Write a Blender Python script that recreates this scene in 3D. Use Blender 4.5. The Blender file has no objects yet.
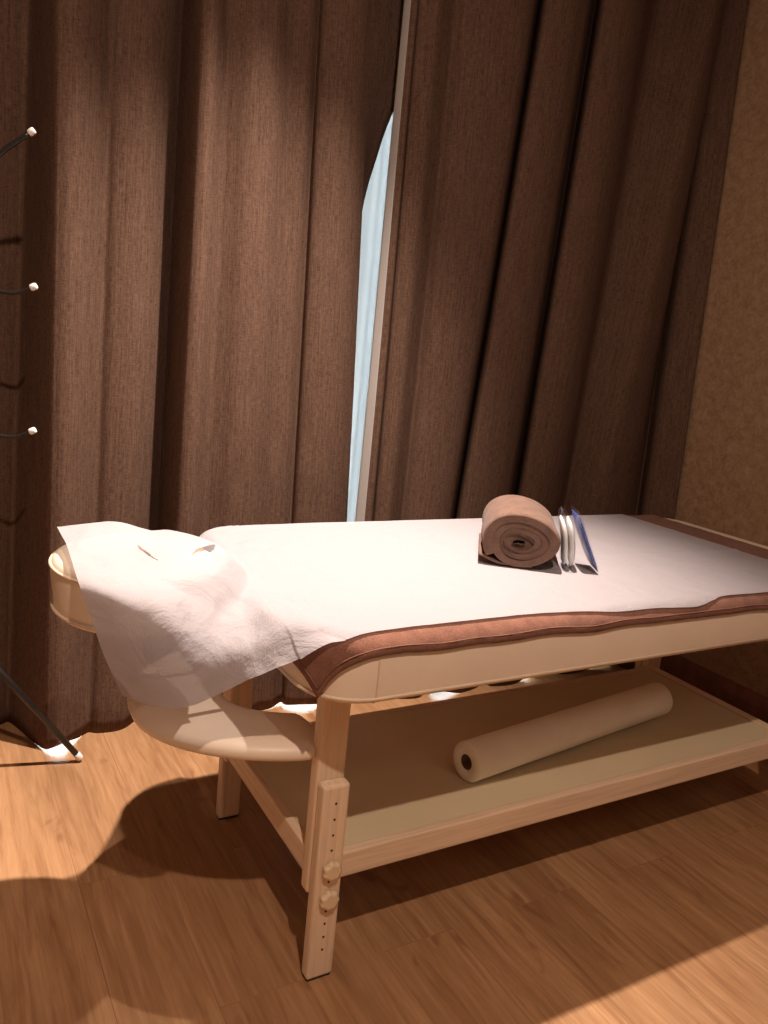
import bpy, bmesh, math, random
from mathutils import Vector, Matrix, noise
random.seed(7)
sc = bpy.context.scene
C = bpy.context.collection
PI = math.pi

# ------------------------------------------------------------------ camera
cd = bpy.data.cameras.new('camera')
cam = bpy.data.objects.new('camera', cd); C.objects.link(cam)
cd.sensor_fit = 'VERTICAL'; cd.sensor_height = 36.0; cd.lens = 36.0*800.6/1024; cd.clip_start = 0.02
RX = Vector((0.865724263, -0.490662511, 0.098852414))
RD = Vector((-0.019393357, -0.230233563, -0.972942138))
RF = Vector((0.500145375, 0.840382536, -0.208834374))
m3 = Matrix((RX, -RD, -RF)).transposed()
cam.matrix_world = Matrix.Translation((-0.6893, -1.2853, 1.3388)) @ m3.to_4x4()
sc.camera = cam

# ------------------------------------------------------------------ world, view
sc.view_settings.view_transform = 'Standard'; sc.view_settings.look = 'None'
sc.view_settings.gamma = 1.0; sc.view_settings.use_curve_mapping = False
sc.view_settings.exposure = 0.0
w = bpy.data.worlds.new('daylight'); sc.world = w; w.use_nodes = True
bg = w.node_tree.nodes['Background']
bg.inputs[0].default_value = (0.90, 0.96, 1.0, 1); bg.inputs[1].default_value = 26.0

# ceiling spotlights, the last an added fill lamp: (x, y, power, cone degrees, blend, colour, radius)
CEIL = 3.2
WARM = (1.0, 0.79, 0.635)
SPOTS = [
    (0.38, 0.43, 810, 70, 1.0, (1.0, 0.86, 0.76), 0.025, (0.05, 0.50, 0.8)),
    (-0.50, -1.55, 190, 150, 1.0, WARM, 0.03, (-0.2, 0.0, 0.6)),
    (0.95, -2.45, 48, 160, 1.0, (1.0, 0.84, 0.72), 0.55, (0.9, -2.3, 0)),  # added soft fill lamp, lifts the ambient light around the table
]

# ------------------------------------------------------------------ material helpers
def nmat(name):
    m = bpy.data.materials.new(name); m.use_nodes = True
    nt = m.node_tree; b = nt.nodes['Principled BSDF']
    return m, nt, b
def N(nt, t, **kw):
    n = nt.nodes.new(t)
    for k, v in kw.items(): setattr(n, k, v)
    return n
def coords(nt, kind='Object', scale=(1, 1, 1), rot=(0, 0, 0)):
    tc = N(nt, 'ShaderNodeTexCoord'); mp = N(nt, 'ShaderNodeMapping')
    mp.inputs['Scale'].default_value = scale; mp.inputs['Rotation'].default_value = rot
    nt.links.new(tc.outputs[kind], mp.inputs['Vector']); return mp.outputs[0]
def noise_n(nt, vec, scale, detail=4, rough=0.55, dist=0.0):
    n = N(nt, 'ShaderNodeTexNoise'); n.inputs['Scale'].default_value = scale
    n.inputs['Detail'].default_value = detail; n.inputs['Roughness'].default_value = rough
    n.inputs['Distortion'].default_value = dist
    if vec is not None: nt.links.new(vec, n.inputs['Vector'])
    return n.outputs['Fac']
def ramp(nt, fac, stops):
    r = N(nt, 'ShaderNodeValToRGB'); e = r.color_ramp.elements
    while len(e) < len(stops): e.new(0.5)
    for el, (p, c) in zip(e, stops): el.position = p; el.color = (*c, 1)
    nt.links.new(fac, r.inputs[0]); return r.outputs[0]
def mixc(nt, a, b, fac, mode='MIX'):
    m = N(nt, 'ShaderNodeMix', data_type='RGBA', blend_type=mode)
    for s, v in ((m.inputs[0], fac), (m.inputs[6], a), (m.inputs[7], b)):
        if hasattr(v, 'links'): nt.links.new(v, s)
        elif isinstance(v, tuple): s.default_value = (*v, 1)
        else: s.default_value = v
    return m.outputs[2]
def mth(nt, op, a, b=0.0):
    m = N(nt, 'ShaderNodeMath', operation=op)
    for s, v in ((m.inputs[0], a), (m.inputs[1], b)):
        if hasattr(v, 'links'): nt.links.new(v, s)
        else: s.default_value = v
    return m.outputs[0]
def bump(nt, b, h, strength, dist=0.01):
    n = N(nt, 'ShaderNodeBump'); n.inputs['Strength'].default_value = strength
    n.inputs['Distance'].default_value = dist
    nt.links.new(h, n.inputs['Height']); nt.links.new(n.outputs[0], b.inputs['Normal'])
def plain(name, col, rough=0.5, metal=0.0, var=0.08, scale=30, bs=0.0, spec=0.5):
    m, nt, b = nmat(name)
    v = noise_n(nt, coords(nt), scale)
    c = ramp(nt, v, [(0.3, tuple(x*(1-var) for x in col)), (0.7, tuple(min(1, x*(1+var)) for x in col))])
    nt.links.new(c, b.inputs['Base Color'])
    b.inputs['Roughness'].default_value = rough; b.inputs['Metallic'].default_value = metal
    b.inputs['Specular IOR Level'].default_value = spec
    if bs: bump(nt, b, v, bs)
    return m

def wood_pale(name='pale_beech', col=(0.72, 0.535, 0.375)):
    m, nt, b = nmat(name)
    v = coords(nt, 'Object', (1, 1, 1))
    mp = N(nt, 'ShaderNodeAttribute', attribute_name='grain')
    sc_ = N(nt, 'ShaderNodeMapping'); sc_.inputs['Scale'].default_value = (2.2, 60, 60)
    nt.links.new(mp.outputs['Vector'], sc_.inputs['Vector'])
    g = noise_n(nt, sc_.outputs[0], 1.6, 5, 0.6, 0.4)
    c = ramp(nt, g, [(0.25, tuple(x*0.74 for x in col)), (0.5, col), (0.8, tuple(min(1, x*1.10) for x in col))])
    nt.links.new(c, b.inputs['Base Color']); b.inputs['Roughness'].default_value = 0.45
    bump(nt, b, g, 0.05, 0.002)
    return m

def curtain_mat(name, a, bcol):
    m, nt, b = nmat(name)
    uv = N(nt, 'ShaderNodeUVMap')
    def st(s):
        mp = N(nt, 'ShaderNodeMapping'); mp.inputs['Scale'].default_value = s
        nt.links.new(uv.outputs[0], mp.inputs['Vector']); return mp.outputs[0]
    t1 = noise_n(nt, st((420, 45, 1)), 1.0, 3, 0.65)
    t2 = noise_n(nt, st((45, 420, 1)), 1.0, 3, 0.65)
    blot = noise_n(nt, st((2.5, 1.5, 1)), 1.0, 3)
    t3 = noise_n(nt, st((170, 7, 1)), 1.0, 2, 0.6)
    s = mth(nt, 'ADD', mth(nt, 'ADD', mth(nt, 'MULTIPLY', t1, 0.40), mth(nt, 'MULTIPLY', t2, 0.34)), mth(nt, 'MULTIPLY', t3, 0.26))
    c = ramp(nt, s, [(0.36, a), (0.52, tuple((x+y)/2 for x, y in zip(a, bcol))), (0.68, bcol)])
    c = mixc(nt, c, mixc(nt, (0.85, 0.85, 0.85), (1.1, 1.1, 1.1), blot), 0.6, 'MULTIPLY')
    nt.links.new(c, b.inputs['Base Color']); b.inputs['Roughness'].default_value = 0.95
    b.inputs['Specular IOR Level'].default_value = 0.03
    bump(nt, b, s, 0.35, 0.002)
    return m

def cloth_translucent(name, col, trans, transp, wr=0.0, wscale=6):
    m, nt, b = nmat(name)
    v = coords(nt)
    fine = noise_n(nt, v, 420, 2); big = noise_n(nt, v, wscale, 5, 0.6, 0.5)
    c = ramp(nt, fine, [(0.3, tuple(x*0.93 for x in col)), (0.7, col)])
    nt.links.new(c, b.inputs['Base Color']); b.inputs['Roughness'].default_value = 0.85
    b.inputs['Specular IOR Level'].default_value = 0.15
    out = nt.nodes['Material Output']
    tr = N(nt, 'ShaderNodeBsdfTranslucent'); nt.links.new(c, tr.inputs[0])
    tp = N(nt, 'ShaderNodeBsdfTransparent')
    m1 = N(nt, 'ShaderNodeMixShader'); m1.inputs[0].default_value = trans
    m2 = N(nt, 'ShaderNodeMixShader'); m2.inputs[0].default_value = transp
    nt.links.new(b.outputs[0], m1.inputs[1]); nt.links.new(tr.outputs[0], m1.inputs[2])
    nt.links.new(m1.outputs[0], m2.inputs[1]); nt.links.new(tp.outputs[0], m2.inputs[2])
    nt.links.new(m2.outputs[0], out.inputs[0])
    if wr:
        h = mth(nt, 'ADD', big, mth(nt, 'MULTIPLY', fine, 0.06))
        n = N(nt, 'ShaderNodeBump'); n.inputs['Strength'].default_value = wr; n.inputs['Distance'].default_value = 0.02
        nt.links.new(h, n.inputs['Height'])
        nt.links.new(n.outputs[0], b.inputs['Normal']); nt.links.new(n.outputs[0], tr.inputs['Normal'])
    return m

def floor_mat():
    m, nt, b = nmat('oak_laminate')
    v = coords(nt, 'Object', (1, 1, 1), (0, 0, PI/2))
    br = N(nt, 'ShaderNodeTexBrick'); nt.links.new(v, br.inputs['Vector'])
    br.inputs['Scale'].default_value = 1.0; br.inputs['Brick Width'].default_value = 1.28
    br.inputs['Row Height'].default_value = 0.19; br.inputs['Mortar Size'].default_value = 0.0012
    br.inputs['Mortar Smooth'].default_value = 0.3; br.inputs['Bias'].default_value = 0.0
    br.inputs['Color1'].default_value = (0, 0, 0, 1); br.inputs['Color2'].default_value = (1, 1, 1, 1)
    br.inputs['Mortar'].default_value = (0.5, 0.5, 0.5, 1); br.offset = 0.37
    # grain, shifted for each plank
    sep = N(nt, 'ShaderNodeVectorMath', operation='ADD')
    sc_ = N(nt, 'ShaderNodeVectorMath', operation='SCALE'); sc_.inputs['Scale'].default_value = 7.3
    nt.links.new(br.outputs['Color'], sc_.inputs[0]); nt.links.new(v, sep.inputs[0]); nt.links.new(sc_.outputs[0], sep.inputs[1])
    def st(s):
        mp = N(nt, 'ShaderNodeMapping'); mp.inputs['Scale'].default_value = s
        nt.links.new(sep.outputs[0], mp.inputs['Vector']); return mp.outputs[0]
    g1 = noise_n(nt, st((3.0, 42, 1)), 1.0, 6, 0.62, 0.8)
    g2 = noise_n(nt, st((1.3, 5.5, 1)), 1.0, 3, 0.5, 1.2)
    g3 = noise_n(nt, st((9, 120, 1)), 1.0, 3, 0.6, 0.2)
    kn = noise_n(nt, st((2.6, 8, 1)), 1.0, 2, 0.5, 2.0)
    base = ramp(nt, g1, [(0.28, (0.275, 0.135, 0.062)), (0.5, (0.375, 0.205, 0.103)), (0.75, (0.46, 0.265, 0.140))])
    base = mixc(nt, base, ramp(nt, g2, [(0.30, (0.84, 0.80, 0.76)), (0.70, (1.08, 1.07, 1.05))]), 1.0, 'MULTIPLY')
    base = mixc(nt, base, ramp(nt, g3, [(0.3, (0.90, 0.88, 0.86)), (0.7, (1.05, 1.05, 1.05))]), 1.0, 'MULTIPLY')
    base = mixc(nt, base, ramp(nt, br.outputs['Color'], [(0.0, (0.93, 0.92, 0.90)), (1.0, (1.06, 1.06, 1.06))]), 1.0, 'MULTIPLY')
    knf = ramp(nt, kn, [(0.64, (0, 0, 0)), (0.74, (1, 1, 1))])
    base = mixc(nt, base, (0.20, 0.075, 0.03), mth(nt, 'MULTIPLY', knf, 0.55))
    base = mixc(nt, base, (0.16, 0.07, 0.03), mth(nt, 'MULTIPLY', br.outputs['Fac'], 0.35))
    nt.links.new(base, b.inputs['Base Color'])
    b.inputs['Roughness'].default_value = 0.42; b.inputs['Specular IOR Level'].default_value = 0.35
    bump(nt, b, mth(nt, 'SUBTRACT', g3, mth(nt, 'MULTIPLY', br.outputs['Fac'], 1.5)), 0.08, 0.002)
    return m

def wallpaper_mat():
    m, nt, b = nmat('mottled_wallpaper')
    v = coords(nt)
    a = noise_n(nt, v, 26, 5, 0.65, 0.6); c2 = noise_n(nt, v, 90, 4, 0.6)
    s = mth(nt, 'ADD', mth(nt, 'MULTIPLY', a, 0.6), mth(nt, 'MULTIPLY', c2, 0.4))
    c = ramp(nt, s, [(0.36, (0.25, 0.145, 0.080)), (0.5, (0.33, 0.205, 0.118)), (0.66, (0.42, 0.275, 0.170))])
    nt.links.new(c, b.inputs['Base Color']); b.inputs['Roughness'].default_value = 0.7
    bump(nt, b, s, 0.25, 0.004)
    return m

def towel_mat(name, col):
    m, nt, b = nmat(name)
    v = coords(nt)
    f = noise_n(nt, v, 260, 4, 0.7); g = noise_n(nt, v, 30, 4, 0.6)
    s = mth(nt, 'ADD', mth(nt, 'MULTIPLY', f, 0.5), mth(nt, 'MULTIPLY', g, 0.5))
    c = ramp(nt, s, [(0.35, tuple(x*0.70 for x in col)), (0.52, col), (0.7, tuple(x*1.25 for x in col))])
    nt.links.new(c, b.inputs['Base Color']); b.inputs['Roughness'].default_value = 1.0
    b.inputs['Specular IOR Level'].default_value = 0.05
    b.inputs['Sheen Weight'].default_value = 0.08; b.inputs['Sheen Roughness'].default_value = 0.6
    bump(nt, b, s, 0.6, 0.004)
    return m

def clear_mat(name, col=(1, 1, 1), gloss=0.25):
    m, nt, b = nmat(name); out = nt.nodes['Material Output']
    tp = N(nt, 'ShaderNodeBsdfTransparent'); tp.inputs[0].default_value = (*col, 1)
    gl = N(nt, 'ShaderNodeBsdfGlossy'); gl.inputs['Roughness'].default_value = 0.12
    h = noise_n(nt, coords(nt), 60, 3)
    bp = N(nt, 'ShaderNodeBump'); bp.inputs['Strength'].default_value = 0.6; bp.inputs['Distance'].default_value = 0.004
    nt.links.new(h, bp.inputs['Height']); nt.links.new(bp.outputs[0], gl.inputs['Normal'])
    mx = N(nt, 'ShaderNodeMixShader'); mx.inputs[0].default_value = gloss
    nt.links.new(tp.outputs[0], mx.inputs[1]); nt.links.new(gl.outputs[0], mx.inputs[2])
    nt.links.new(mx.outputs[0], out.inputs[0])
    return m
def glass_mat():
    m, nt, b = nmat('window_glass'); out = nt.nodes['Material Output']
    tp = N(nt, 'ShaderNodeBsdfTransparent'); tp.inputs[0].default_value = (0.93, 0.96, 0.96, 1)
    gl = N(nt, 'ShaderNodeBsdfGlossy'); gl.inputs['Roughness'].default_value = 0.02
    fr = N(nt, 'ShaderNodeFresnel'); fr.inputs['IOR'].default_value = 1.45
    mx = N(nt, 'ShaderNodeMixShader'); nt.links.new(fr.outputs[0], mx.inputs[0])
    nt.links.new(tp.outputs[0], mx.inputs[1]); nt.links.new(gl.outputs[0], mx.inputs[2])
    nt.links.new(mx.outputs[0], out.inputs[0]); return m

M = {
    'wood': wood_pale(), 'floor': floor_mat(), 'paper': wallpaper_mat(),
    'plaster': plain('painted_plaster', (0.80, 0.72, 0.62), 0.85, var=0.04, scale=12),
    'ceil': plain('ceiling_paint', (0.85, 0.80, 0.74), 0.9, var=0.03, scale=10),
    'curtain': curtain_mat('brown_linen', (0.050, 0.026, 0.018), (0.185, 0.110, 0.077)),
    'lining': plain('curtain_lining', (0.36, 0.33, 0.31), 0.9, var=0.06, scale=300, bs=0.1),
    'sheer': cloth_translucent('sheer_voile', (0.25, 0.255, 0.26), 0.25, 0.0),
    'vinyl': plain('cream_vinyl', (0.80, 0.655, 0.52), 0.42, var=0.03, scale=8, bs=0.03),
    'vinyl_dark': plain('cream_piping', (0.66, 0.50, 0.36), 0.5, var=0.03),
    'shelf': plain('shelf_board', (0.64, 0.53, 0.35), 0.55, var=0.04, scale=5),
    'sheet': cloth_translucent('nonwoven_sheet', (0.49, 0.450, 0.470), 0.24, 0.16, 0.6, 9),
    'towel': towel_mat('brown_terry', (0.205, 0.092, 0.062)),
    'towel_roll': towel_mat('taupe_terry', (0.165, 0.098, 0.074)),
    'roll': plain('paper_roll', (0.92, 0.84, 0.72), 0.7, var=0.03, scale=14, bs=0.05),
    'card': plain('cardboard_core', (0.16, 0.09, 0.05), 0.9),
    'black': plain('black_powder_coat', (0.012, 0.010, 0.010), 0.35),
    'white': plain('white_plastic', (0.82, 0.78, 0.74), 0.4, var=0.03),
    'rubber': plain('black_rubber', (0.02, 0.018, 0.016), 0.8),
    'knob': plain('cream_knob', (0.66, 0.50, 0.33), 0.4, var=0.05),
    'hole': plain('dark_hole', (0.05, 0.025, 0.015), 0.9),
    'base': plain('mahogany_gloss', (0.19, 0.072, 0.052), 0.22, var=0.25, scale=14),
    'frame': plain('white_window_frame', (0.80, 0.80, 0.78), 0.4, var=0.02),
    'blue': plain('blue_film', (0.045, 0.075, 0.30), 0.30, var=0.25, scale=90, bs=0.3),
    'pack': plain('white_pack', (0.80, 0.78, 0.76), 0.6, var=0.05, scale=60, bs=0.2),
    'clear': clear_mat('clear_film', (0.97, 0.98, 1.0), 0.12), 'glass': glass_mat(),
    'metal': plain('brushed_metal', (0.6, 0.58, 0.55), 0.35, 0.9),
}
lm, lnt, lb = nmat('lamp_lens'); lb.inputs['Emission Color'].default_value = (1, 0.85, 0.7, 1); lb.inputs['Emission Strength'].default_value = 6
M['lens'] = lm

# ------------------------------------------------------------------ object helpers
def link(name, bm, mats, parent=None, smooth=False, label=None):
    me = bpy.data.meshes.new(name)
    bmesh.ops.recalc_face_normals(bm, faces=bm.faces[:]) if name not in ('x',) else None
    bm.to_mesh(me); bm.free()
    if not isinstance(mats, (list, tuple)): mats = [mats]
    for q in mats: me.materials.append(M[q])
    if smooth:
        for p in me.polygons: p.use_smooth = True
    o = bpy.data.objects.new(name, me); C.objects.link(o)
    if parent: o.parent = parent
    if label: o['label'] = label
    return o
def tag(o, label, cat, group=None):
    o['label'] = label; o['category'] = cat
    if group: o['group'] = group
    return o
def thing(name, label, cat, loc=(0, 0, 0), rz=0, group=None):
    o = bpy.data.objects.new(name, None); C.objects.link(o); o.location = loc; o.rotation_euler = (0, 0, rz)
    o.empty_display_size = 0.1
    return tag(o, label, cat, group)
def struct(o): o['kind'] = 'structure'; return o
def box(bm, x0, x1, y0, y1, z0, z1, bev=0.0, seg=2, mi=0):
    r = bmesh.ops.create_cube(bm, size=1.0)
    vs = r['verts']
    for v in vs:
        v.co = Vector(((x0+x1)/2 + v.co.x*(x1-x0), (y0+y1)/2 + v.co.y*(y1-y0), (z0+z1)/2 + v.co.z*(z1-z0)))
    fs = list({f for v in vs for f in v.link_faces})
    for f in fs: f.material_index = mi
    if bev:
        es = list({e for v in vs for e in v.link_edges})
        bmesh.ops.bevel(bm, geom=es, offset=bev, segments=seg, profile=0.5, affect='EDGES')
def grain(o, axis):
    me = o.data; a = me.attributes.new('grain', 'FLOAT_VECTOR', 'POINT')
    off = random.uniform(0, 20)
    for i, v in enumerate(me.vertices):
        c = v.co
        a.data[i].vector = {'x': (c.x+off, c.y, c.z), 'y': (c.y+off, c.x, c.z), 'z': (c.z+off, c.x, c.y)}[axis]
    return o
def wbox(name, parent, axis, b, bev=0.003, mat='wood'):
    bm = bmesh.new(); box(bm, *b, bev=bev); return grain(link(name, bm, mat, parent), axis)
def frames(pts):
    fr = []; prev = None
    for i, p in enumerate(pts):
        t = (pts[min(i+1, len(pts)-1)] - pts[max(i-1, 0)]).normalized()
        if prev is None:
            a = Vector((0, 0, 1)) if abs(t.z) < 0.9 else Vector((1, 0, 0)); n = t.cross(a).normalized()
        else: n = (prev - t*prev.dot(t)).normalized()
        prev = n; fr.append((n, t.cross(n)))
    return fr
def tube(bm, pts, r, seg=14, cap=True, mi=0):
    pts = [Vector(p) for p in pts]; rings = []
    rr = r if isinstance(r, (list, tuple)) else [r]*len(pts)
    for p, (n, b), q in zip(pts, frames(pts), rr):
        rings.append([bm.verts.new(p + (n*math.cos(2*PI*k/seg) + b*math.sin(2*PI*k/seg))*q) for k in range(seg)])
    for a, b in zip(rings, rings[1:]):
        for k in range(seg):
            f = bm.faces.new((a[k], a[(k+1) % seg], b[(k+1) % seg], b[k])); f.smooth = True; f.material_index = mi
    if cap:
        bm.faces.new(rings[0]).material_index = mi; bm.faces.new(rings[-1][::-1]).material_index = mi
def cr(p0, p1, p2, p3, t):
    return 0.5*((2*p1) + (p2-p0)*t + (2*p0-5*p1+4*p2-p3)*t*t + (3*p1-p0-3*p2+p3)*t*t*t)
def spline(pts, n):
    pts = [Vector(p) for p in pts]; out = []
    for i in range(len(pts)-1):
        a = pts[i-1] if i else pts[0]*2-pts[1]; d = pts[i+2] if i+2 < len(pts) else pts[-1]*2-pts[-2]
        for k in range(n): out.append(cr(a, pts[i], pts[i+1], d, k/n))
    out.append(pts[-1]); return out

# ------------------------------------------------------------------ room shell
X0, X1, Y0, Y1 = -1.9, 2.15, -2.9, 1.50
def slab(name, mat, *b):
    bm = bmesh.new(); box(bm, *b); return struct(link(name, bm, mat))
slab('floor', 'floor', X0-.1, X1+.1, Y0-.1, Y1+.15, -0.1, 0)
slab('ceiling', 'ceil', X0-.1, X1+.1, Y0-.1, Y1+.15, CEIL, CEIL+.1)
slab('wall_right', 'paper', X1, X1+.1, Y0-.1, Y1+.15, 0, CEIL)
slab('wall_left', 'plaster', X0-.1, X0, Y0-.1, Y1+.15, 0, CEIL)
slab('wall_front', 'plaster', X0, X1, Y0-.1, Y0, 0, CEIL)
WX0, WX1, WZ0, WZ1 = -0.95, 1.95, 0.03, 2.75
bm = bmesh.new()
box(bm, X0, WX0, Y1, Y1+.15, 0, CEIL); box(bm, WX1, X1, Y1, Y1+.15, 0, CEIL)
box(bm, WX0, WX1, Y1, Y1+.15, WZ1, CEIL); box(bm, WX0, WX1, Y1, Y1+.15, 0, WZ0)
struct(link('wall_back', bm, 'plaster'))
# window: frame, mullions, panes
win = bpy.data.objects.new('window_1', None); C.objects.link(win); win.location = (0, 0, 0); struct(win)
bm = bmesh.new()
for x in (WX0+.03, 0.0, 0.98, WX1-.03): box(bm, x-.03, x+.03, Y1+.04, Y1+.10, WZ0, WZ1, 0.004)
for z in (WZ0+.03, WZ1-.03): box(bm, WX0+.06, WX1-.06, Y1+.045, Y1+.095, z-.03, z+.03, 0.004)
link('window_frame', bm, 'frame', win)
for a, b_ in ((WX0+.06, -.03), (.03, .95), (1.01, WX1-.06)):
    bm = bmesh.new(); box(bm, a, b_, Y1+.065, Y1+.071, WZ0+.06, WZ1-.06); link('window_pane', bm, 'glass', win)
# mahogany baseboard with a rounded top
def baseboard(name, pts2, length_axis, a, b):
    bm = bmesh.new(); rows = []
    for s in (a, b):
        rows.append([bm.verts.new(((x, s, z) if length_axis == 'y' else (s, x, z))) for x, z in pts2])
    n = len(pts2)
    for k in range(n): bm.faces.new((rows[0][k], rows[0][(k+1) % n], rows[1][(k+1) % n], rows[1][k]))
    bm.faces.new(rows[0]); bm.faces.new(rows[1][::-1])
    return struct(link(name, bm, 'base'))
def bprof(xw, s):
    p = [(xw, 0), (xw-s*.024, 0), (xw-s*.026, .012), (xw-s*.026, .085)]
    p += [(xw-s*(.026-.016*(1-math.cos(t))), .085+.04*math.sin(t)) for t in (0.3, .6, .9, 1.2, 1.5)]
    p += [(xw, .132)]
    return p
baseboard('baseboard_right', bprof(X1, 1), 'y', Y0, 1.45)
baseboard('baseboard_left', bprof(X0, -1), 'y', Y0, 1.45)
# ------------------------------------------------------------------ ceiling spotlights and added fill lamp
for i, (x, y, pw, ang, bl, col, rad, aim) in enumerate(SPOTS):
    t = thing('ceiling_spot_or_fill', ['round recessed ceiling spotlight above the massage table',
              'round recessed ceiling spotlight behind the viewer on the left', 'added unseen fill lamp on the ceiling close to the front wall'][i],
              'ceiling light', (x, y, CEIL))
    bm = bmesh.new()
    ring = [bm.verts.new((0.055*math.cos(2*PI*k/32), 0.055*math.sin(2*PI*k/32), -0.001)) for k in range(32)]
    r2 = [bm.verts.new((0.055*math.cos(2*PI*k/32), 0.055*math.sin(2*PI*k/32), -0.012)) for k in range(32)]
    r3 = [bm.verts.new((0.038*math.cos(2*PI*k/32), 0.038*math.sin(2*PI*k/32), -0.012)) for k in range(32)]
    r4 = [bm.verts.new((0.034*math.cos(2*PI*k/32), 0.034*math.sin(2*PI*k/32), -0.002)) for k in range(32)]
    for a, b_ in ((ring, r2), (r2, r3), (r3, r4)):
        for k in range(32): bm.faces.new((a[k], a[(k+1) % 32], b_[(k+1) % 32], b_[k]))
    link('trim_ring', bm, 'white', t)
    bm = bmesh.new(); bmesh.ops.create_circle(bm, cap_ends=True, radius=0.034, segments=32, matrix=Matrix.Translation((0, 0, -0.004)))
    link('lens', bm, 'lens', t)
    ld = bpy.data.lights.new('spot_bulb', 'SPOT'); ld.energy = pw; ld.color = col
    ld.spot_size = math.radians(ang); ld.spot_blend = bl; ld.shadow_soft_size = rad
    lo = bpy.data.objects.new('spot_bulb', ld); C.objects.link(lo); lo.parent = t; lo.location = (0, 0, -0.05)
    lo.rotation_euler = (Vector(aim)-Vector((x, y, CEIL-0.05))).to_track_quat('-Z', 'Y').to_euler()

# ------------------------------------------------------------------ curtains
def curtain_mesh(bm, ctrl, z0, z1, sub, nz, z_edge=None, wob=0.004, uvs=True, hem=None):
    """ctrl: list of ((x0,y0),(x3,y3)) = plan position at z=0 and at z=3"""
    A = spline([(*c[0], 0) for c in ctrl], sub); B = spline([(*c[1], 0) for c in ctrl], sub)
    n = len(A); arc = [0]
    for i in range(1, n): arc.append(arc[-1] + ((A[i]-A[i-1]).length+(B[i]-B[i-1]).length)/2)
    uvl = bm.loops.layers.uv.verify(); grid = []
    for j in range(nz+1):
        z = z0 + (z1-z0)*j/nz; row = []
        for i in range(n):
            s = z/3.0; p = A[i]*(1-s) + B[i]*s
            wv = noise.noise(Vector((arc[i]*2.2, z*0.9, 3.1)))*wob*2
            p = Vector((p.x, p.y + wv, z))
            if j == 0 and hem: p.z = z0 + hem(p.x)
            row.append(bm.verts.new(p))
        grid.append(row)
    for j in range(nz):
        for i in range(n-1):
            f = bm.faces.new((grid[j][i], grid[j][i+1], grid[j+1][i+1], grid[j+1][i])); f.smooth = True
            for l, (a, b) in zip(f.loops, ((i, j), (i+1, j), (i+1, j+1), (i, j+1))):
                l[uvl].uv = (arc[a], z0 + (z1-z0)*b/nz)
    return grid
def hem_gap(x):
    return sum(h*math.exp(-((x-c)/w_)**2) for c, w_, h in ((-0.325, 0.042, 0.022), (0.50, 0.075, 0.015), (1.07, 0.05, 0.018), (1.54, 0.045, 0.020), (1.95, 0.05, 0.024)))
def V2(l): return [((a, v), (b, v)) for a, b, v in l]
LEFT = [(-1.897, -1.897, 1.47), (-1.896, -1.896, 1.34), (-1.74, -1.80, 1.16), (-1.62, -1.68, 1.33), (-1.50, -1.57, 1.17), (-1.40, -1.47, 1.33), (-1.30, -1.40, 1.18), (-1.18, -1.32, 1.34), (-1.06, -1.20, 1.17), (-0.96, -1.10, 1.35), (-0.869, -0.97, 1.32), (-0.766, -0.85, 1.20), (-0.643, -0.68, 1.22), (-0.536, -0.52, 1.32), (-0.478, -0.43, 1.355), (-0.458, -0.396, 1.365),
 (-0.439, -0.378, 1.33), (-0.381, -0.362, 1.16), (-0.359, -0.344, 1.13), (-0.326, -0.303, 1.13), (-0.279, -0.245, 1.175), (-0.235, -0.211, 1.215),
 (-0.202, -0.179, 1.20), (-0.134, -0.11, 1.20), (-0.076, -0.04, 1.25), (-0.023, 0.004, 1.31), (-0.008, 0.012, 1.30), (0.004, 0.015, 1.17),
 (0.019, 0.026, 1.14), (0.055, 0.047, 1.14), (0.108, 0.091, 1.185), (0.146, 0.12, 1.175), (0.194, 0.156, 1.15), (0.268, 0.211, 1.15),
 (0.338, 0.274, 1.185), (0.389, 0.34, 1.19), (0.440, 0.376, 1.215), (0.452, 0.380, 1.18), (0.52, 0.432, 1.155), (0.595, 0.49, 1.165), (0.668, 0.528, 1.20)]
FLAP = [(2.42, .745), (2.255, .742), (2.128, .725), (2.077, .703), (2.019, .682), (1.933, .660), (1.843, .636), (1.74, .62), (1.46, .625), (0.75, .62), (0.0, .66)]
def flap_x(z):
    if z >= FLAP[0][0]: return FLAP[0][1]
    for (za, xa), (zb, xb) in zip(FLAP, FLAP[1:]):
        if z >= zb: return xb + (xa-xb)*(z-zb)/(za-zb)
    return FLAP[-1][1]
tl = thing('window_curtain', 'wide brown linen curtain left of the bright vertical gap', 'curtain', group=None)
bm = bmesh.new()
SUBC = 6
nl = len(LEFT)
def edge_left(p, i, n, z): return p
g = curtain_mesh(bm, V2(LEFT), 0.0, 3.1, SUBC, 70, hem=hem_gap)
uvl = bm.loops.layers.uv.verify()
# the recessed edge of the left panel, sweeping back from the last fold
K = 5; prev = [r[-1] for r in g]
for k in range(1, K+1):
    cur = []
    for j, r in enumerate(g):
        a = r[-1].co; z = a.z; xe = flap_x(z); s = k/K
        cur.append(bm.verts.new((a.x + (xe-a.x)*s, a.y + (1.27-a.y)*math.sin(s*PI/2), z)))
    for j in range(len(g)-1):
        f = bm.faces.new((prev[j], cur[j], cur[j+1], prev[j+1])); f.smooth = True
        for l, (a, b) in zip(f.loops, ((k-1, j), (k, j), (k, j+1), (k-1, j+1))): l[uvl].uv = (9+a*.03, b*.044)
    prev = cur
o = link('curtain_fabric', bm, 'curtain', tl)
sm = o.modifiers.new('thickness', 'SOLIDIFY'); sm.thickness = 0.003; sm.offset = 1

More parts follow.
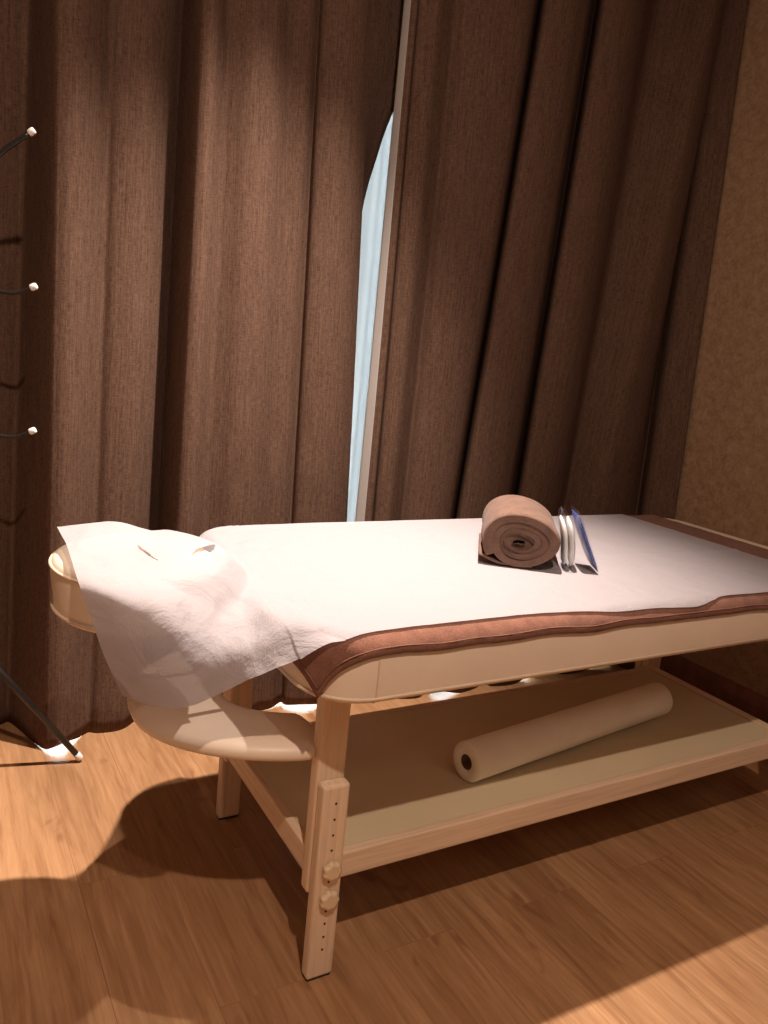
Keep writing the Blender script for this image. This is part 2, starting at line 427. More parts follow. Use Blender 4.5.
RIGHT = V2([(0.690, 0.665, 1.149), (0.712, 0.679, 1.14), (0.737, 0.697, 1.168), (0.738, 0.694, 1.14), (0.768, 0.749, 1.12), (0.816, 0.805, 1.145), (0.846, 0.847, 1.160),
 (0.86, 0.879, 1.13), (0.914, 0.952, 1.105), (0.969, 1.075, 1.10), (1.01, 1.156, 1.13), (1.114, 1.265, 1.25), (1.037, 1.194, 1.12), (1.065, 1.217, 1.09),
 (1.153, 1.283, 1.085), (1.232, 1.327, 1.10), (1.283, 1.383, 1.13), (1.405, 1.52, 1.25), (1.319, 1.442, 1.12), (1.353, 1.471, 1.09), (1.432, 1.541, 1.085),
 (1.522, 1.635, 1.12), (1.628, 1.77, 1.20), (1.640, 1.854, 1.175), (1.655, 1.891, 1.15), (1.680, 1.949, 1.13), (1.731, 1.983, 1.10), (1.858, 2.028, 1.11), (1.965, 2.06, 1.14)]) + [
 ((2.08, 1.152), (2.125, 1.275)), ((2.045, 1.082), (2.08, 1.179)), ((2.08, 1.017), (2.10, 1.141)), ((2.125, 0.969), (2.135, 1.104)), ((2.142, 1.05), (2.143, 1.20)), ((2.146, 1.30), (2.146, 1.36)), ((2.146, 1.44), (2.146, 1.44))]
tr_ = thing('window_curtain', 'dark brown linen curtain right of the bright gap, reaching the wall', 'curtain')
bm = bmesh.new(); curtain_mesh(bm, RIGHT, 0.0, 3.1, SUBC, 70, hem=hem_gap)
o = link('curtain_fabric', bm, 'curtain', tr_)
sm = o.modifiers.new('thickness', 'SOLIDIFY'); sm.thickness = 0.003; sm.offset = 1
bm = bmesh.new(); curtain_mesh(bm, [((0.662, 1.175), (0.660, 1.175)), ((0.676, 1.160), (0.662, 1.160)), ((0.690, 1.1475), (0.665, 1.1475))], 0.016, 3.1, 3, 70, wob=0.004)
bm2 = link('hem_lining', bm, 'lining', tr_, label='pale grey lining strip along the curtain edge')
sm = bm2.modifiers.new('thickness', 'SOLIDIFY'); sm.thickness = 0.003
# sheer behind
ctl = []
x = -1.88; k = 0
while x < 2.12:
    ctl.append(((x, 1.40 + (0.018 if k % 2 else -0.018)), (x, 1.40 + (0.018 if k % 2 else -0.018)))); x += 0.045; k += 1
bm = bmesh.new(); curtain_mesh(bm, ctl, 0.30, 3.1, 3, 20)
tag(link('sheer_curtain', bm, 'sheer'), 'bright daylit white sheer curtain seen through the gap', 'sheer curtain')
slab('leak_block_1', 'ceil', X0, X1, 1.03, Y1, 3.106, CEIL)  # unseen strip added to stop daylight leaking over the curtain tops

# ------------------------------------------------------------------ massage table
T = thing('massage_table', 'cream padded massage table on pale wooden legs with a lower shelf', 'massage table')
ZT, ZB = 0.806, 0.680
# plan of the mattress: rounded rectangle
MX0, MX1, MY0, MY1, MR = -0.085, 1.735, -0.115, 0.725, 0.12
def plan(off, seg=10, x0=MX0, x1=MX1, y0=MY0, y1=MY1, r=MR):
    out = []
    for cx, cy, a0 in ((x1-r, y0+r, -PI/2), (x1-r, y1-r, 0), (x0+r, y1-r, PI/2), (x0+r, y0+r, PI)):
        for k in range(seg+1):
            a = a0 + PI/2*k/seg; out.append(Vector((cx+(r+off)*math.cos(a), cy+(r+off)*math.sin(a), 0)))
    return out
def pad(bm, planf, prof):
    """prof: list of (inset offset, z) from bottom to top; closed with n-gons"""
    rings = []
    for off, z in prof:
        rings.append([bm.verts.new((p.x, p.y, z)) for p in planf(off)])
    for a, b in zip(rings, rings[1:]):
        n = len(a)
        for k in range(n):
            f = bm.faces.new((a[k], a[(k+1) % n], b[(k+1) % n], b[k])); f.smooth = True
    bm.faces.new(rings[0][::-1]); bm.faces.new(rings[-1])
    return rings
FR = 0.034
def mprof(zb, zt, r=FR, rb=0.014, bul=0.0005):
    p = [(-rb-.02, zb)] + [(-rb+rb*math.sin(t), zb+rb-rb*math.cos(t)) for t in (0, .4, .8, 1.2, PI/2)]
    p += [(bul, (zb+zt)/2)]
    p += [(-r+r*math.cos(t), zt-r+r*math.sin(t)) for t in (0, .26, .52, .79, 1.05, 1.31, PI/2)]
    return p
bm = bmesh.new(); pad(bm, plan, mprof(ZB, ZT) + [(-.06, ZT), (-.11, ZT)])
mt = link('mattress', bm, 'vinyl', T)
# seam lines of the cover: bottom piping and the corner seams
bm = bmesh.new(); ring = plan(0.001, 10); pts = [(p.x, p.y, ZB+.012) for p in ring]; tube(bm, pts+[pts[0]], 0.0035, 8)
link('piping', bm, 'vinyl_dark', mt)
for sx, sy in ((MX0+.115, MY0), (MX0+.115, MY1), (MX1-.115, MY0), (MX1-.115, MY1)):
    d = -1 if sy < 0 else 1; bm = bmesh.new()
    tube(bm, [(sx, sy+d*(off+.0004), z) for off, z in mprof(ZB, ZT)[1:]], 0.0014, 6)
    link('corner_seam', bm, 'vinyl_dark', mt)

# frame under the mattress
YB = 0.600
wbox('apron', T, 'x', (0.0, 1.64, 0.034, 0.056, 0.625, 0.679))
wbox('apron', T, 'x', (0.0, 1.64, YB-.056, YB-.034, 0.625, 0.679))
wbox('apron', T, 'y', (0.002, 0.024, 0.056, YB-.056, 0.625, 0.679))
wbox('apron', T, 'y', (1.612, 1.634, 0.056, YB-.056, 0.625, 0.679))
def leg(x, yf, s):
    """x: left side of the leg; yf: outer face plane of the post; s=+1 front (outer side faces -y), -1 back"""
    W = 0.065
    def b3(x0, x1, d0, d1, z0, z1): return (x0, x1, min(yf+s*d0, yf+s*d1), max(yf+s*d0, yf+s*d1), z0, z1)
    post = wbox('leg', T, 'z', b3(x, x+W, 0.0, 0.034, 0.195, 0.679), 0.006)
    ext = bmesh.new(); box(ext, *b3(x+.002, x+W-.002, -0.031, -0.0005, 0.006, 0.458), bev=0.006)
    e = grain(link('leg_extension', ext, 'wood', post), 'z')
    xc = x+W/2
    for z in (0.418, 0.382, 0.346, 0.311, 0.238, 0.168, 0.138, 0.106, 0.075):
        bm = bmesh.new(); tube(bm, [(xc, yf-s*0.0312, z), (xc, yf-s*0.0320, z)], 0.0026, 12); link('bolt_hole', bm, 'hole', post)
    for z in (0.205, 0.265):   # slot behind the knobs
        bm = bmesh.new(); box(bm, xc-.002, xc+.002, min(yf-s*.0312, yf-s*.0318), max(yf-s*.0312, yf-s*.0318), z-.02, z+.005); link('bolt_slot', bm, 'hole', post)
    for z in (0.268, 0.199):
        bm = bmesh.new(); n = 56; R0 = 0.0205; rows = []
        for d, sc_ in ((0.0315, .80), (0.034, .98), (0.040, 1.0), (0.0445, .93), (0.047, .72)):
            rows.append([bm.verts.new((xc+0.002+R0*sc_*(1+0.07*math.cos(7*2*PI*k/n))*math.cos(2*PI*k/n), yf-s*d,
                        z+R0*sc_*(1+0.07*math.cos(7*2*PI*k/n))*math.sin(2*PI*k/n))) for k in range(n)])
        for a, b_ in zip(rows, rows[1:]):
            for k in range(n): bm.faces.new((a[k], a[(k+1) % n], b_[(k+1) % n], b_[k])).smooth = True
        bm.faces.new(rows[0]); bm.faces.new(rows[-1][::-1])
        link('adjustment_knob', bm, 'knob', post)
    bm = bmesh.new(); box(bm, *b3(x+.006, x+W-.006, -0.027, -0.004, 0.0, 0.0065), bev=0.001)
    link('rubber_foot', bm, 'rubber', post)
LW = 0.065
for x in (-0.008, 1.606):
    leg(x, 0.017, 1); leg(x+(0.010 if x < 0 else -0.01), YB, -1)
# lower shelf: rails around a board
ZS = 0.285
wbox('shelf_rail', T, 'x', (LW-.007, 1.605, 0.001, 0.024, 0.226, ZS), 0.004)
wbox('shelf_rail', T, 'x', (LW+.007, 1.602, YB-.060, YB-.037, 0.222, 0.281), 0.004)
wbox('shelf_rail', T, 'y', (-0.004, 0.018, 0.046, YB-.061, 0.226, ZS), 0.003)
wbox('shelf_rail', T, 'y', (1.573, 1.604, 0.025, YB-.061, 0.226, ZS), 0.003)
bm = bmesh.new(); box(bm, 0.019, 1.572, 0.025, YB-.061, 0.262, 0.279, 0.001)
link('shelf_panel', bm, 'shelf', T)
bm = bmesh.new()
for z in (0.640, 0.665): box(bm, 1.560, 1.594, YB-.060, YB-.058, z-.006, z+.006, 0.001)
link('corner_bracket', bm, 'metal', T)

# face cradle: an oval padded ring on two rods
cc = Vector((-0.307, 0.335, 0)); A_, B_ = 0.158, 0.180
NS = 64
bm = bmesh.new(); prof = []
zb, zt = 0.745, 0.854; ri, ro = 0.42, 1.0
sec = [(ro-.03, zb), (ro-.005, zb+.006), (ro+.0, zb+.03), (ro+.035, zt-.03), (ro+.035, zt-.014), (ro+.01, zt-.003), (ro-.06, zt+.003), (0.72, zt+.006), (ri+.06, zt), (ri, zt-.012), (ri-.01, zt-.04), (ri, zb+.02), (ri+.04, zb)]
rows = []
for k in range(NS):
    a = 2*PI*k/NS
    rows.append([bm.verts.new((cc.x+A_*r*math.cos(a), cc.y+B_*r*math.sin(a), z)) for r, z in sec])
for k in range(NS):
    a, b_ = rows[k], rows[(k+1) % NS]
    for i in range(len(sec)): bm.faces.new((a[i], a[(i+1) % len(sec)], b_[(i+1) % len(sec)], b_[i])).smooth = True
fc = link('face_cradle', bm, 'vinyl', T)
bm = bmesh.new()
for r, z in ((ro+.038, zt-.012), (ro+.008, zb+.010)):
    pts = [(cc.x+A_*r*math.cos(2*PI*k/NS), cc.y+B_*r*math.sin(2*PI*k/NS), z) for k in range(NS+1)]
    tube(bm, pts, 0.0035, 8, cap=False)
link('piping', bm, 'vinyl_dark', fc)
bm = bmesh.new()
for y in (0.24, 0.43): tube(bm, [(-0.36, y, 0.728), (-0.20, y, 0.728), (-0.11, y, 0.665), (0.10, y, 0.665)], 0.008, 12)
box(bm, -0.40, -0.17, 0.215, 0.455, 0.737, 0.744, 0.001)
link('cradle_support', bm, 'wood', T)
# hanging arm rest: a padded crescent under the cradle
bm = bmesh.new()
ac = Vector((0.035, 0.325, 0)); rows = []; n = 60
for k in range(n+1):
    a = PI/2 + 0.02 + (PI-0.04)*k/n            # opens towards the table
    s = abs(k/n-0.5)*2; e = max(0.0, (s-0.88)/0.12); wd = math.sqrt(max(0.02, 1-e*e))
    xo, yo = 0.345, 0.305; xi, yi = 0.135, 0.140
    mo = Vector((ac.x+xo*math.cos(a), ac.y+yo*math.sin(a), 0)); mi_ = Vector((ac.x+xi*math.cos(a), ac.y+yi*math.sin(a), 0))
    mid = (mo+mi_)/2; h = (mo-mi_)/2*wd
    z0 = 0.510; row = []
    for q in range(18):
        t = 2*PI*q/18; cx_ = math.cos(t); sx_ = math.sin(t)
        ex = math.copysign(abs(cx_)**0.7, cx_); ez = math.copysign(abs(sx_)**0.7, sx_)
        row.append(bm.verts.new((mid.x+h.x*ex, mid.y+h.y*ex, z0+0.024*wd*ez+0.004*math.cos(a*3))))
    rows.append(row)
for a, b_ in zip(rows, rows[1:]):
    for q in range(18): bm.faces.new((a[q], a[(q+1) % 18], b_[(q+1) % 18], b_[q])).smooth = True
bm.faces.new(rows[0]); bm.faces.new(rows[-1][::-1])
ar = link('arm_rest', bm, 'vinyl', T)
bm = bmesh.new(); box(bm, -0.006, -0.003, 0.50, 0.53, 0.53, 0.66)
link('strap', bm, 'black', ar)

# ------------------------------------------------------------------ wrapping cloth over the mattress
def wrap(x, y, off):
    r = FR; cr_ = MR-FR
    x0, x1, y0, y1 = MX0+MR, MX1-MR, MY0+MR, MY1-MR     # centres of the corner arcs
    px, py = min(max(x, x0), x1), min(max(y, y0), y1)
    dx, dy = x-px, y-py; L = math.hypot(dx, dy)
    d = L - cr_
    if d <= 0 or L < 1e-9: return Vector((x, y, ZT+off))
    nx, ny = dx/L, dy/L; bx, by = px+nx*cr_, py+ny*cr_; R = r+off
    a = d/R
    if a < PI/2: return Vector((bx+nx*R*math.sin(a), by+ny*R*math.sin(a), ZT-r+R*math.cos(a)))
    h = d-R*PI/2
    fl = 0.001 + 0.06*h
    return Vector((bx+nx*(R+fl), by+ny*(R+fl), ZT-r-h))
# brown towel spread under the sheet
bm = bmesh.new(); nx, ny = 190, 96; rows = []
for j in range(ny+1):
    row = []
    for i in range(nx+1):
        s, t = i/nx, j/ny
        x = -0.150 + s*(1.636+0.150) + 0.004*noise.noise(Vector((0, t*9, 1)))
        y0 = -0.137 + 0.006*noise.noise(Vector((s*14, 0, 5))) - 0.008*s
        y = y0 + t*(0.745-y0)
        row.append(bm.verts.new(wrap(x, y, 0.0068+0.0012*noise.noise(Vector((x*30, y*30, 0))))))
    rows.append(row)
for j in range(ny):
    for i in range(nx): bm.faces.new((rows[j][i], rows[j][i+1], rows[j+1][i+1], rows[j+1][i])).smooth = True
ot = link('spread_towel', bm, 'towel')
tag(ot, 'brown towel spread flat beneath the white disposable sheet', 'towel')
sm = ot.modifiers.new('thickness', 'SOLIDIFY'); sm.thickness = 0.003; sm.offset = -1
bm = bmesh.new()      # stitched hem near the hanging edges
tube(bm, [wrap(-0.138+1.76*k/160, -0.125 + 0.006*noise.noise(Vector(((k/160)*14, 0, 5))) - 0.008*k/160, 0.0082) for k in range(161)], 0.0013, 6)
tube(bm, [wrap(-0.138, -0.125+0.4*k/40, 0.0082) for k in range(41)], 0.0013, 6)
link('towel_hem', bm, 'towel', ot)

# disposable sheet: control net, near edge (first) to far edge (last), from head end to foot end
NET = [
 [(-0.368, 0.148, 0.64), (-0.409, 0.12, 0.735), (-0.435, 0.116, 0.815), (-0.451, 0.145, 0.868), (-0.442, 0.318, 0.878), (-0.442, 0.398, 0.883), (-0.442, 0.469, 0.886)] ,
 [(-0.328, 0.062, 0.65), (-0.362, 0.048, 0.74), (-0.386, 0.041, 0.825), (-0.397, 0.077, 0.868), (-0.387, 0.212, 0.876), (-0.372, 0.376, 0.88), (-0.36, 0.495, 0.884)] ,
 [(-0.277, 0.018, 0.665), (-0.303, 0.007, 0.75), (-0.324, 0.017, 0.828), (-0.328, 0.062, 0.864), (-0.313, 0.198, 0.87), (-0.295, 0.355, 0.872), (-0.286, 0.492, 0.878)] ,
 [(-0.216, 0.012, 0.69), (-0.235, 0.021, 0.755), (-0.244, 0.059, 0.805), (-0.253, 0.1, 0.84), (-0.243, 0.201, 0.853), (-0.229, 0.327, 0.855), (-0.219, 0.488, 0.856)] ,
 [(-0.162, -0.027, 0.735), (-0.168, 0.026, 0.775), (-0.165, 0.106, 0.805), (-0.166, 0.184, 0.82), (-0.16, 0.28, 0.828), (-0.154, 0.392, 0.828), (-0.152, 0.515, 0.822)] ,
 [(-0.107, -0.062, 0.77), (-0.113, -0.004, 0.81), (-0.116, 0.066, 0.822), (-0.102, 0.168, 0.822), (-0.08, 0.304, 0.822), (-0.06, 0.463, 0.822), (-0.040, 0.700, 0.803)],
 [(-0.062, -0.088, 0.804), (-0.05, -0.018, 0.818), (-0.038, 0.078, 0.818), (-0.017, 0.204, 0.818), (0.015, 0.366, 0.818), (0.03, 0.560, 0.821), (0.060, 0.748, 0.783)],
]
UNR = [None]*5 + [
 [(-0.13, -0.09), (-0.113, -0.004), (-0.116, 0.066), (-0.102, 0.168), (-0.08, 0.304), (-0.06, 0.463), (-0.02, 0.765)],
 [(-0.062, -0.098), (-0.05, -0.018), (-0.038, 0.078), (-0.017, 0.204), (0.015, 0.366), (0.035, 0.560), (0.065, 0.79)]]
ne = [(0.0, -0.094), (0.12, -0.090), (0.25, -0.091), (0.38, -0.090), (0.52, -0.099), (0.64, -0.112), (0.76, -0.114), (0.88, -0.121), (0.95, -0.110), (1.0, -0.100), (1.13, -0.103), (1.28, -0.106), (1.40, -0.100), (1.478, -0.10)]
for i, (xx, yn) in enumerate(ne):
    col = []
    for j, t in enumerate((0, .1, .25, .42, .6, .8, 1.0)):
        sh = max(0.0, 0.14*(1-i/2.0))*t if i < 2 else 0
        y = yn + t*(0.790-yn)
        skew = (1-i/ (len(ne)-1))**6 * 0.10 * t
        xe = xx + skew + (-0.03*t if i == len(ne)-1 else 0)
        col.append(tuple(wrap(xe, y, 0.0085)))
    NET.append(col); UNR.append([((xx + (1-i/(len(ne)-1))**6*0.10*t), yn+t*(0.790-yn)) for t in (0, .1, .25, .42, .6, .8, 1.0)])
nc, nr = len(NET), 7
SU, SV = 22, 20
def clear(p):
    # keep the sheet outside the padded top and the face cradle
    for _ in range(2):
        x0, x1, y0, y1 = MX0+MR, MX1-MR, MY0+MR, MY1-MR
        px, py = min(max(p.x, x0), x1), min(max(p.y, y0), y1)
        dx, dy = p.x-px, p.y-py; L = math.hypot(dx, dy); d = L-(MR-FR); Rr = FR+0.0125
        if d <= 0: p.z = max(p.z, ZT+0.0125) if p.z > 0.7 else p.z
        elif d < Rr:
            hz_ = p.z-(ZT-FR); rr_ = math.hypot(d, hz_)
            if hz_ > 0:
                if rr_ < Rr:
                    k = (MR-FR+d*Rr/rr_)/L; p.x, p.y, p.z = px+dx*k, py+dy*k, ZT-FR+hz_*Rr/rr_
            else: k = (MR-FR+Rr)/L; p.x, p.y = px+dx*k, py+dy*k
        ex_, ey_ = (p.x-cc.x)/A_, (p.y-cc.y)/B_; rho = math.hypot(ex_, ey_)
        if rho < 1.10 and 0.735 < p.z <= 0.80: p.x, p.y = cc.x+A_*ex_/rho*1.10, cc.y+B_*ey_/rho*1.10
        elif rho < 1.60 and p.y < 0.44+0.3*max(0, 1.35-rho) and p.z > 0.80:
            k = max(0.0, (rho-1.05)/0.55); need = 0.868 - 0.060*(0.5-0.5*math.cos(PI*k))
            wz = 1.0 if rho < 1.08 else max(0.0, min(1.0, (p.z-0.80)/0.028))
            p.z += max(0.0, need-p.z)*wz*wz*(3-2*wz)
    return p
def netp(i, j): return Vector(NET[min(max(i, 0), nc-1)][min(max(j, 0), nr-1)])
def flat(u, v):
    i = max(5, min(int(u), nc-2)); j = min(int(v), nr-2); fu, fv = u-i, v-j
    def g(ii, jj):
        ii = min(max(ii, 5), nc-1); jj = min(max(jj, 0), nr-1); return Vector((*UNR[ii][jj], 0))
    rws = [cr(*[g(i+a, j+b_) for b_ in range(-1, 3)], fv) for a in range(-1, 3)]
    if i == 5: rws[0] = rws[1]*2-rws[2]
    if i == nc-2: rws[3] = rws[2]*2-rws[1]
    q = cr(*rws, fu); return wrap(q.x, q.y, 0.0125)
def surf(u, v):
    if u >= 7: return flat(u, v)
    if u > 6: k = (u-6)**2*(3-2*(u-6)); return surf0(u, v)*(1-k) + flat(u, v)*k
    return surf0(u, v)
def surf0(u, v):
    i = min(int(u), nc-2); j = min(int(v), nr-2); fu, fv = u-i, v-j
    rws = []
    for a in range(-1, 3):
        c = []
        for b_ in range(-1, 3):
            ii, jj = i+a, j+b_
            if ii < 0: p = netp(0, jj)*2-netp(1, jj)
            elif ii > nc-1: p = netp(nc-1, jj)*2-netp(nc-2, jj)
            elif jj < 0: p = netp(ii, 0)*2-netp(ii, 1)
            elif jj > nr-1: p = netp(ii, nr-1)*2-netp(ii, nr-2)
            else: p = netp(ii, jj)
            c.append(p)
        rws.append(cr(*c, fv))
    return cr(*rws, fu)
# the cut for the face: lens-shaped slits in plan
def in_slit(p):
    def lens(a, b, w, bow):
        a, b = Vector(a), Vector(b); d = b-a; L = d.length; e = d/L; nrm = Vector((-e.y, e.x))
        q = Vector((p.x, p.y))-a; t = q.dot(e)/L
        if not 0 < t < 1: return False
        h = 4*t*(1-t)
        return abs(q.dot(nrm)-bow*h) < w*h
    return (lens((-0.302, 0.352), (-0.284, 0.255), 0.0065, -0.006) or lens((-0.212, 0.262), (-0.135, 0.352), 0.016, 0.0))
bm = bmesh.new(); rows = []
nu_, nv_ = (nc-1)*SU, (nr-1)*SV
for b_ in range(nv_+1):
    row = []
    for a in range(nu_+1):
        u, v = a/SU, b_/SV; p = surf(u, v)
        k = 1.0 if u > 6.5 else 0.0
        head = max(0.0, min(1.0, (6.5-u)/2))
        wr = 0.0015*noise.noise(Vector((p.x*9, p.y*22, 1.7))) + 0.0012*noise.noise(Vector((p.x*4+p.y*14, p.y*6, 8)))
        wr += head*(0.013*noise.noise(Vector((p.x*9-p.y*5, p.z*2.0+4, 1.3))) + 0.006*noise.noise(Vector((p.x*11, p.y*7, p.z*7+4))) + 0.004*noise.noise(Vector((p.x*26, p.y*20, p.z*20))))
        ed = 0.004*noise.noise(Vector((p.x*16, 2, 2))) if b_ == nv_ else 0
        if u > 6.5: wr = abs(wr)*0.9
        # a crease folded along the length of the roll
        if u > 7 and p.z > ZT: wr += 0.0020*math.exp(-((p.y-0.245-0.02*math.sin(p.x*3))/0.007)**2)*max(0, min(1, (p.x-.1)*4))
        nrm = Vector((0, 0, 1)) if u > 5 else Vector((-0.25, -0.55, 0.8)).normalized()
        row.append(bm.verts.new(clear(p + nrm*wr + Vector((0, 0, max(0, ed))))))
    rows.append(row)
for b_ in range(nv_):
    for a in range(nu_):
        cpt = (rows[b_][a].co + rows[b_+1][a+1].co)/2
        if cpt.x < 0.0 and cpt.z > 0.79 and in_slit(cpt): continue
        bm.faces.new((rows[b_][a], rows[b_][a+1], rows[b_+1][a+1], rows[b_+1][a])).smooth = True
os_ = link('disposable_sheet', bm, 'sheet')
tag(os_, 'thin white disposable sheet on the table, hanging over the head end', 'sheet')

# ------------------------------------------------------------------ rolled towel
ex = Vector((0.80, -0.60, 0)); ey = Vector((0.60, 0.80, 0))     # across the roll, along the roll
fc_ = Vector((0.583, 0.184, 0))                                  # middle of the near end face
RT = thing('rolled_towel', 'rolled taupe brown towel lying on the white sheet', 'towel', (0, 0, 0))
ZS2 = ZT + 0.0178
bm = bmesh.new()
turns = 4.0; th = 0.0240; n = 200; Lr = 0.285
def sp(t, extra):      # t 0..1 along the spiral, from the core outwards
    ang = -2.6 + turns*2*PI*t
    r = 0.003 + (0.104-th-0.003)*t + extra + 0.0035*noise.noise(Vector((ang*0.55, 2.2, 0)))*t
    w_ = 1.0; x = r*math.cos(ang)*1.0; z = r*math.sin(ang)*(0.50+0.30*t)
    if z < 0: z *= 0.93
    x += 0.004*math.sin(ang*2+1)*t*2
    return x, z
zmin = min(sp(i/n, th)[1] for i in range(n+1))
ns = 26; prs = []
for s in range(ns+1):
    y = Lr*s/ns; edge = min(s, ns-s)/ns
    row_o, row_i = [], []
    for i in range(n+1):
        t = i/n
        nz_ = 0.0035*noise.noise(Vector((t*16, y*14, 0.4)))
        pull = 0.014*math.exp(-edge*22)*(0.5+0.8*noise.noise(Vector((t*7, 3.3, s > ns/2))))
        inset = (1-t)*0.018*(1 if s == 0 else 0)
        xo, zo = sp(t, th*0.97+nz_); xi, zi = sp(t, 0+nz_*0.6)
        yy = y + (pull if s < ns/2 else -pull) + inset
        sh = 1-0.05*math.exp(-edge*25)
        zo = (zo-zmin)*sh if 1 else 0; zi = (zi-zmin)*sh
        for xx_, zz_, rw in ((xo, zo, row_o), (xi, zi, row_i)):
            p = fc_ + ex*xx_*sh + ey*yy; rw.append(bm.verts.new((p.x, p.y, ZS2+max(0.0, zz_))))
    prs.append((row_o, row_i))
for s in range(ns):
    (o0, i0), (o1, i1) = prs[s], prs[s+1]
    for k in range(n):
        bm.faces.new((o0[k], o0[k+1], o1[k+1], o1[k])).smooth = True
        bm.faces.new((i0[k], i1[k], i1[k+1], i0[k+1])).smooth = True
    bm.faces.new((o0[0], o1[0], i1[0], i0[0])); bm.faces.new((o0[n], i0[n], i1[n], o1[n]))
for s, sg in ((0, 1), (ns, -1)):
    o0, i0 = prs[s]
    for k in range(n): bm.faces.new((o0[k], i0[k], i0[k+1], o0[k+1]))
link('terry_roll', bm, 'towel_roll', RT)
# loose tail of the towel lying under the roll
bm = bmesh.new(); rows = []
for j in range(15):
    row = []
    for i in range(11):
        p = fc_ + ex*(-0.098+0.135*i/10) + ey*(0.012+0.22*j/14)
        zz = 0.006+0.020*max(0, (1-i/4.0))*(1-abs(j/14-0.5)*0.3)+0.002*noise.noise(Vector((i*.6, j*.4, 0)))
        row.append(bm.verts.new((p.x, p.y, ZS2+zz)))
    rows.append(row)
for j in range(14):
    for i in range(10): bm.faces.new((rows[j][i], rows[j][i+1], rows[j+1][i+1], rows[j+1][i])).smooth = True
ofl = link('towel_end', bm, 'towel_roll', RT)
sm = ofl.modifiers.new('thickness', 'SOLIDIFY'); sm.thickness = 0.006; sm.offset = -1

# ------------------------------------------------------------------ two small packets leaning on the roll
def leaf(bm, base, lean, bow, hgt, half, thick, e=ey, nrm=ex, nseg=14, wseg=10, mi=0, top_round=0.5):
    """upright thin slab seen nearly edge-on; lean = sideways shift of its top, bow = outward bulge"""
    rows = []
    for side in (-1, 1):
        rr = []
        for j in range(nseg+1):
            t = j/nseg; c = nrm*(lean*t + bow*4*t*(1-t)) + Vector((0, 0, hgt*t))
            wdt = half*math.sqrt(max(0.02, 1-(abs(2*t-1))**5*top_round*1.8)) if top_round else half
            th_ = thick*math.sqrt(max(0.05, 1-abs(2*t-1)**4))
            row = []
            for i in range(wseg+1):
                w_ = -1+2*i/wseg; tt = th_*math.sqrt(max(0.04, 1-abs(w_)**4))
                p = base + c + e*(w_*wdt) + nrm*(side*tt/2)
                row.append(bm.verts.new(p))
            rr.append(row)
        rows.append(rr)
    for rr, fl in zip(rows, (0, 1)):
        for j in range(nseg):
            for i in range(wseg):
                q = (rr[j][i], rr[j][i+1], rr[j+1][i+1], rr[j+1][i])
                f = bm.faces.new(q if fl else q[::-1]); f.smooth = True; f.material_index = mi
    A0, A1 = rows
    per = [(0, i) for i in range(wseg)] + [(j, wseg) for j in range(nseg)] + [(nseg, i) for i in range(wseg, 0, -1)] + [(j, 0) for j in range(nseg, 0, -1)]
    for k in range(len(per)):
        a, b_ = per[k], per[(k+1) % len(per)]
        f = bm.faces.new((A0[a[0]][a[1]], A0[b_[0]][b_[1]], A1[b_[0]][b_[1]], A1[a[0]][a[1]])); f.material_index = mi
def at(p, z=0.0): return Vector((p[0], p[1], ZS2+z))
PB = at((0.733, 0.180), 0.004)
WP = thing('wrapped_packet', 'small clear wrapped packet with white contents leaning on the towel roll', 'packet', (0, 0, 0))
for dx in (-0.004, 0.014):
    bm = bmesh.new(); leaf(bm, PB+ex*dx, -0.022, 0.006, 0.122, 0.045, 0.015); link('white_insert', bm, 'pack', WP)
bm = bmesh.new(); leaf(bm, PB+ex*0.002+Vector((0, 0, -0.003)), -0.026, 0.008, 0.142, 0.054, 0.038, top_round=0.1); link('clear_wrap', bm, 'clear', WP)
BP = thing('blue_packet', 'slim blue packet in clear film leaning beside the white packet', 'packet', (0, 0, 0))
PB2 = at((0.797, 0.140), 0.003)
bm = bmesh.new(); leaf(bm, PB2, -0.066, -0.002, 0.135, 0.045, 0.012, e=Vector((.5, .866, 0)), top_round=0.05); link('blue_body', bm, 'blue', BP)
bm = bmesh.new(); leaf(bm, PB2+Vector((0, 0, -0.002)), -0.068, -0.002, 0.146, 0.050, 0.017, e=Vector((.5, .866, 0)), top_round=0.0); link('clear_film', bm, 'clear', BP)

# ------------------------------------------------------------------ roll of disposable sheet on the shelf
a0 = Vector((0.480, 0.155, 0)); a1 = Vector((1.304, 0.268, 0)); R = 0.051; zc = 0.2795+R
dr = (a1-a0).normalized()
bm = bmesh.new(); sd = Vector((-dr.y, dr.x, 0)); up = Vector((0, 0, 1)); seg = 48
prof = [(0.0, 0.020), (0.0, 0.046), (0.003, 0.0505), (0.006, R)] + [(L_, R*(1+0.006*math.sin(L_*23))) for L_ in [0.03+0.04*k for k in range(20)]] + [(0.823, R), (0.8265, 0.0505), (0.829, 0.046), (0.829, 0.020)]
rws = []
for s, r in prof:
    c = a0 + dr*s + up*zc
    rws.append([bm.verts.new(c + (sd*math.cos(2*PI*k/seg) + up*math.sin(2*PI*k/seg))*min(r, R)) for k in range(seg)])
for a, b_ in zip(rws, rws[1:]):
    for k in range(seg): bm.faces.new((a[k], a[(k+1) % seg], b_[(k+1) % seg], b_[k])).smooth = True
for k in range(seg): bm.faces.new((rws[-1][k], rws[-1][(k+1) % seg], rws[0][(k+1) % seg], rws[0][k]))
pr_ = link('paper_roll', bm, 'roll')
tag(pr_, 'long white roll of disposable sheeting lying on the lower shelf', 'paper roll')
bm = bmesh.new()
rws = []
for s, r in ((0.001, 0.0195), (0.828, 0.0195), (0.828, 0.0170), (0.001, 0.0170)):
    c = a0 + dr*s + up*zc
    rws.append([bm.verts.new(c + (sd*math.cos(2*PI*k/24) + up*math.sin(2*PI*k/24))*r) for k in range(24)])
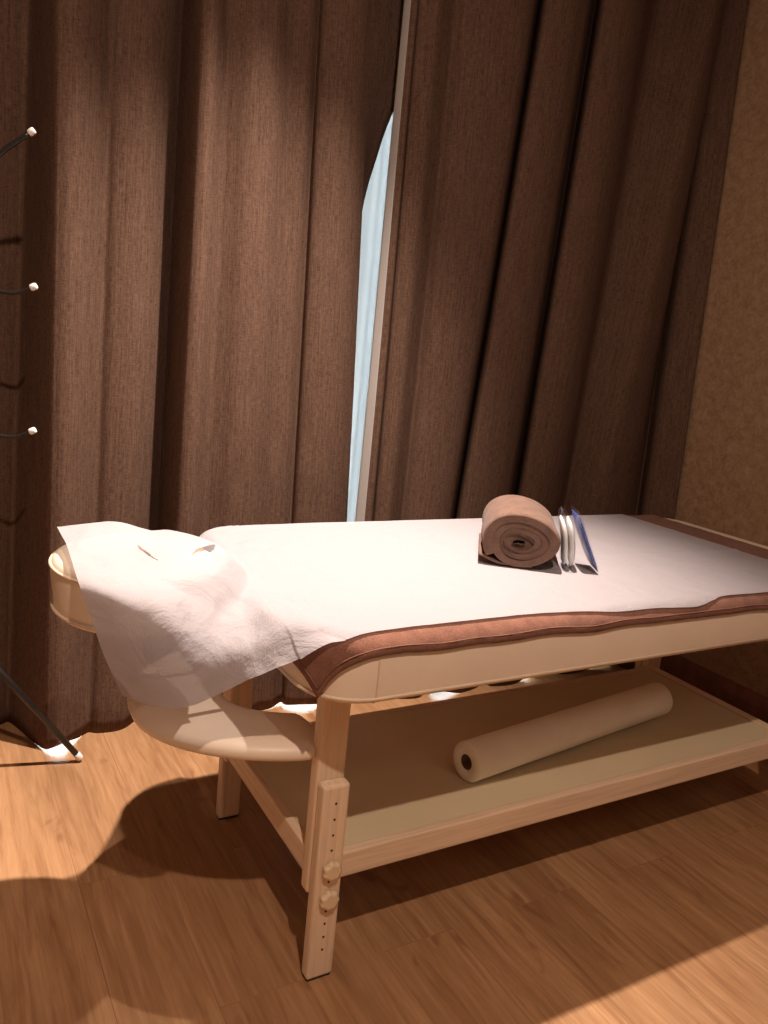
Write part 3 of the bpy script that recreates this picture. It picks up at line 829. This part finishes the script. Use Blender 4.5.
for i in range(4):
    a, b_ = rws[i], rws[(i+1) % 4]
    for k in range(24): bm.faces.new((a[k], a[(k+1) % 24], b_[(k+1) % 24], b_[k])).smooth = True
link('cardboard_core', bm, 'card', pr_)

# ------------------------------------------------------------------ coat rack at the left edge
pole = Vector((-0.635, 1.052, 0))
CRK = thing('coat_rack', 'black metal coat rack with white-tipped hooks beside the curtain', 'coat rack', tuple(pole))
bm = bmesh.new(); tube(bm, [(0, 0, 0.42), (0, 0, 1.95)], 0.010, 16); link('pole', bm, 'black', CRK)
def tipcap(bm, p, d, r=0.0085, L=0.02):
    d = Vector(d).normalized(); p = Vector(p)
    tube(bm, [p, p+d*0.002, p+d*(L-.003), p+d*L], [r*.85, r, r, r*.8], 14)
tip = Vector((-0.285, 1.04, 0.008)) - pole
for k in range(3):
    ang = math.atan2(tip.y, tip.x) + k*2*PI/3; L = math.hypot(tip.x, tip.y)
    e = Vector((math.cos(ang)*L, math.sin(ang)*L, 0.010)); s0 = Vector((0, 0, 0.50))
    if k == 1: e = Vector((e.x*0.35, e.y*0.22, .010))
    bm = bmesh.new(); tube(bm, [s0, e + (s0-e)*0.04], 0.009, 14); lg = link('leg', bm, 'black', CRK)
    bm = bmesh.new(); dd = (e-s0).normalized(); tipcap(bm, e-dd*0.022, dd, 0.0105, 0.022); link('foot_cap', bm, 'white', lg)
# hooks: tips at the heights and positions seen
for hz, tipz, kind in ((1.66, 1.753, 0), (1.38, 1.385, 1), (1.018, 1.023, 1)):
    for q, dirn in enumerate((0, 2.2, 4.1)):
        r = 0.225; ca, sa = math.cos(dirn-0.45), math.sin(dirn-0.45)
        if q: r = 0.10
        hb = hz + (0 if q == 0 else 0.11)
        if kind == 0: pl = [(0, hb-0.09), (r*.3, hb-0.048), (r*.65, hb+.03), (r*.93, tipz-hz+hb-.014)]
        else: pl = [(0, hb+0.02), (r*.3, hb-0.002), (r*.6, hb-.017), (r*.78, hb-.018), (r*.9, hb-.008), (r*.96, tipz-hz+hb-.006)]
        pts = spline([(a*ca, a*sa, b) for a, b in pl], 6)
        bm = bmesh.new(); tube(bm, pts, 0.0065 if kind == 0 else 0.0045, 12); hk = link('hook', bm, 'black', CRK)
        d = (pts[-1]-pts[-2]).normalized(); bm = bmesh.new(); tipcap(bm, pts[-1]-d*.002, d, 0.0085, 0.016); link('hook_tip', bm, 'white', hk)
